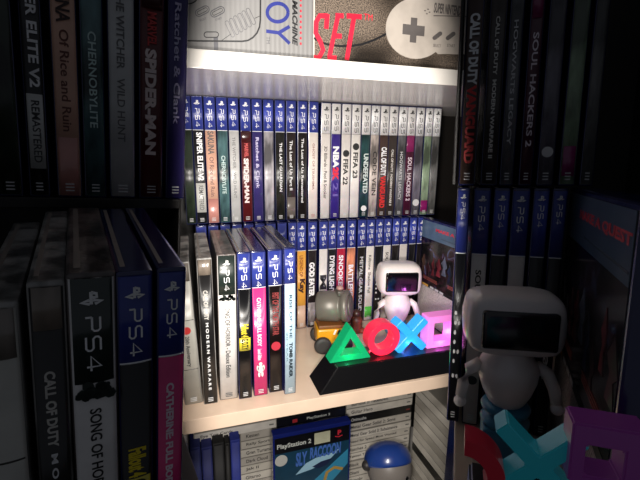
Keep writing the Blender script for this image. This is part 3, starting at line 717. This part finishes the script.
t = thing('toy_figure', 'round-headed grey toy wearing a shiny blue cap, in the lower compartment', 'toy', 'C', (279, 100, FLZ))
GY = mat('77716c', .45)
lathe('body', [(14, 0), (22, 3), (26, 30), (24, 70), (20, 104), (12, 122)], mat('2a3550', .5), t)
lathe('head', ball_prof(35, 108, 176, 20, .9), GY, t, 40)
cp = lathe('cap', [(33, 4), (37.2, 5), (38, 8), (37, 16), (33, 25), (26, 31.5), (15, 36), (4, 37.6), (.2, 37.8)], mat('1f3d86', .3, coat=.5), t, 40, (0, 2, 142), (R(-32), R(4), 0))
lathe('ear', ball_prof(8, -8, 8), mat('302c2c', .5), t, 16, (-36, 6, 150)); lathe('ear', ball_prof(7, -7, 7), mat('302c2c', .5), t, 16, (35, 6, 140))
for ex in (-13, 13): lathe('eye', ball_prof(3.6, -2, 2), mat('101012', .2, coat=.5), t, 16, (ex, -31.5, 146), (R(90), 0, 0))
lathe('nose', ball_prof(3.4, -3, 3), mat('101012', .3), t, 16, (0, -36, 126))

# blue spines standing at far right edge of the compartment
for i in range(2):
    t = thing('game_case', 'upright dark blue case at the right edge of the lower compartment, %s' % ('nearer one' if i == 0 else 'farther one'), 'game case', 'C', (352+i*17, 30+i*4, FLZ), 0, 'blue cases at the right edge of the lower compartment')
    link('plastic_shell', boxm('plastic_shell', -8, 8, 0, 19, 0, 296, 1.2), NAVY, t)
    arc_panel('spine_print', 14, 3, 292, .8, mat('22305e', .35, 0, .4, kind='wrap'), t)

# ------------------------------------------------------------------ near bookcase on the left (dim)
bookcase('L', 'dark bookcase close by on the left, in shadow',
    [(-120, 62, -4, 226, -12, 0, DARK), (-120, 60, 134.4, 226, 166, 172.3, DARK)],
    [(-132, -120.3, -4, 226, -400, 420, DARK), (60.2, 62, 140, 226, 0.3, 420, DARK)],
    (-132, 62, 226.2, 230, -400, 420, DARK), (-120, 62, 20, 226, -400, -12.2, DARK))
def lx(px, py, Y): return atY(px, py, Y, 'L').x
def lz(px, py, Y): return atY(px, py, Y, 'L').z
LU = [(-26, -3, 0), (0, 23, 0), (31, 50, 1), (59, 82, 2), (86, 106, 3), (111, 135, 4), (140, 162, 5), (166, 183.5, 6)]
for i, (a, b, k_) in enumerate(LU):
    game_case('L', lx(a, 198, 134.2)-.4, lx(b, 198, 134.2)+.4, 134.2, 172.5, UP[k_][0], 'shadowed case, %s, %s from left, near left upper row' % (UP[k_][1], ORD[i]), 'shadowed cases in the near left upper row', h=170, d=90)
LFx = [(0, -26, 0), (0, -2, 21), (1, 33, 65), (2, 75, 119), (3, 121, 156), (4, 160, 185)]
ends = [-1]
rowx = [(-54, -42.2, 0, 162, 0), (-40.6, -19.4, 0, 162, 0), (-15.4, -4.8, 1, 169, .2), (-3.9, 11.0, 2, 171, -.1), (11.7, 23.9, 3, 170.5, -.4), (24.8, 35.3, 4, 171, -.3)]
rowx[1] = (-29.0, -17.0, 0, 163, 0)
for i, (a, b, k_, h_, ln) in enumerate(rowx):
    if i == 0: continue
    front_case('L', k_, a, b, (0, 0, 0, 0, 0, 0)[i], 0, ln, h_, '%s from left on near left shelf' % ORD[i-1], 'shadowed cases in the near left front row', d=112)

# ------------------------------------------------------------------ near bookcase on the right (dim)
bookcase('R', 'dark bookcase close by on the right, in shadow',
    [(5, 150, -62, 240, -12, -.1, mat('b8a692', .35, kind='melamine'))],
    [(140.3, 152, -62, 240, 0, 420, DARK), (-4.4, -2.4, 92, 240, 172, 420, DARK)],
    (10, 152, 240.2, 244, -400, 420, DARK), (10, 140, -40, 230, -400, -12.2, DARK))
RU = [(459, 474, 18, 467), (481, 496, 19, 490), (500, 512, 20, 513), (519, 531, 21, 531), (537, 552, 22, 551), (559, 574, 23, 571), (580, 592, 24, 594)]
for i, (a, b, k_, c_) in enumerate(RU):
    x0 = atY(a, 184, 100, 'R').x; x1 = atY(b, 184, 100, 'R').x
    game_case('R', x0-.5, x1+.5, 100, 171.2, UP[k_][0], 'shadowed case, %s, %s from left, near right upper row' % (UP[k_][1], ORD[i]), 'shadowed cases in the near right upper row', d=120)
RM = [(456.5, 468, 9), (473, 489, 10), (493, 508, 11), (511, 528, 12), (532, 547, 13), (551, 565, 14)]
for i, (a, b, k_) in enumerate(RM):
    x0 = atY(a, 225, 95, 'R').x; x1 = atY(b, 225, 95, 'R').x
    game_case('R', x0-.4, x1+.4, 95, 0, MID[k_][0], 'shadowed case, %s, %s from left, near right lower row' % (MID[k_][1], ORD[i]), 'shadowed cases in the near right lower row', d=120)
p0 = atY(571, 187, 119.7, 'R'); turn = -math.degrees(math.atan2(70.7-58.7, 150.2))
back_cover_case('R', 71.2, -31, 119.5, 'large shadowed game case turned sideways showing picture back cover, at far right', turn=turn)
Yf = 45
hc = atY(512.5, 328, Yf, 'R'); wl = atY(461, 328, Yf, 'R').x; wr = atY(564, 328, Yf, 'R').x
kk = (wr-wl)/76
robot_toy('R', (hc.x, Yf+6, hc.z-89*kk), kk, 'large white toy robot standing in shadow at the right', 8)
zb = hc.z-89*kk
if zb > .5:
    t = thing('display_stand', 'black block under the large white toy robot in shadow', 'stand', 'R', (hc.x, Yf+6, 0))
    box('block', -18*kk, 18*kk, -16*kk, 16*kk, 0, zb-.1, mat('3d7f9e', .4), t, 1)
YL = -45
def rp(px, py, Y=YL): p = atY(px, py, Y, 'R'); return (p.x, p.z)
cxx = rp(539, 468); sqc = rp(604, 458); rgc = rp(463, 476)
ztop = rp(540, 500)[1]
up = lambda a, b: math.dist(a, b)
RL = up(cxx, rp(575, 434)); SH = up(rp(567, 440), rp(604, 440)); RR = up(rgc, rp(505, 476))
zc = (sqc[0], rp(600, 421)[1]-SH)
outer_pts = [(rgc[0]+RR*math.cos(R(a)), rgc[1]+RR*math.sin(R(a))) for a in range(-60, 96, 6)]
inner_pts = [(rgc[0]+RR*.58*math.cos(R(a)), rgc[1]+RR*.58*math.sin(R(a))) for a in range(-60, 96, 6)]
arch = outer_pts+inner_pts[::-1]
shapes_lamp('R', 'large black bar lamp with red arc, cyan cross and purple square, in shadow', rp(462, 480)[0], sqc[0]+SH*1.3, YL-6, YL+14, min(ztop, 60), 3, [
  lambda t: prism('arc_light', arch, 6, 17, glow('a02030', .06), t),
  lambda t: prism('cross_light', cross_pts(cxx[0], cxx[1], RL, RL*.32), 6, 17, glow('2090a0', .09), t, .5),
  lambda t: frame_shape('square_light', sq(zc[0], zc[1], SH), sq(zc[0]-1, zc[1]-2, SH*.5), 2, 14, glow('7a3480', .06), t)], inset=2)
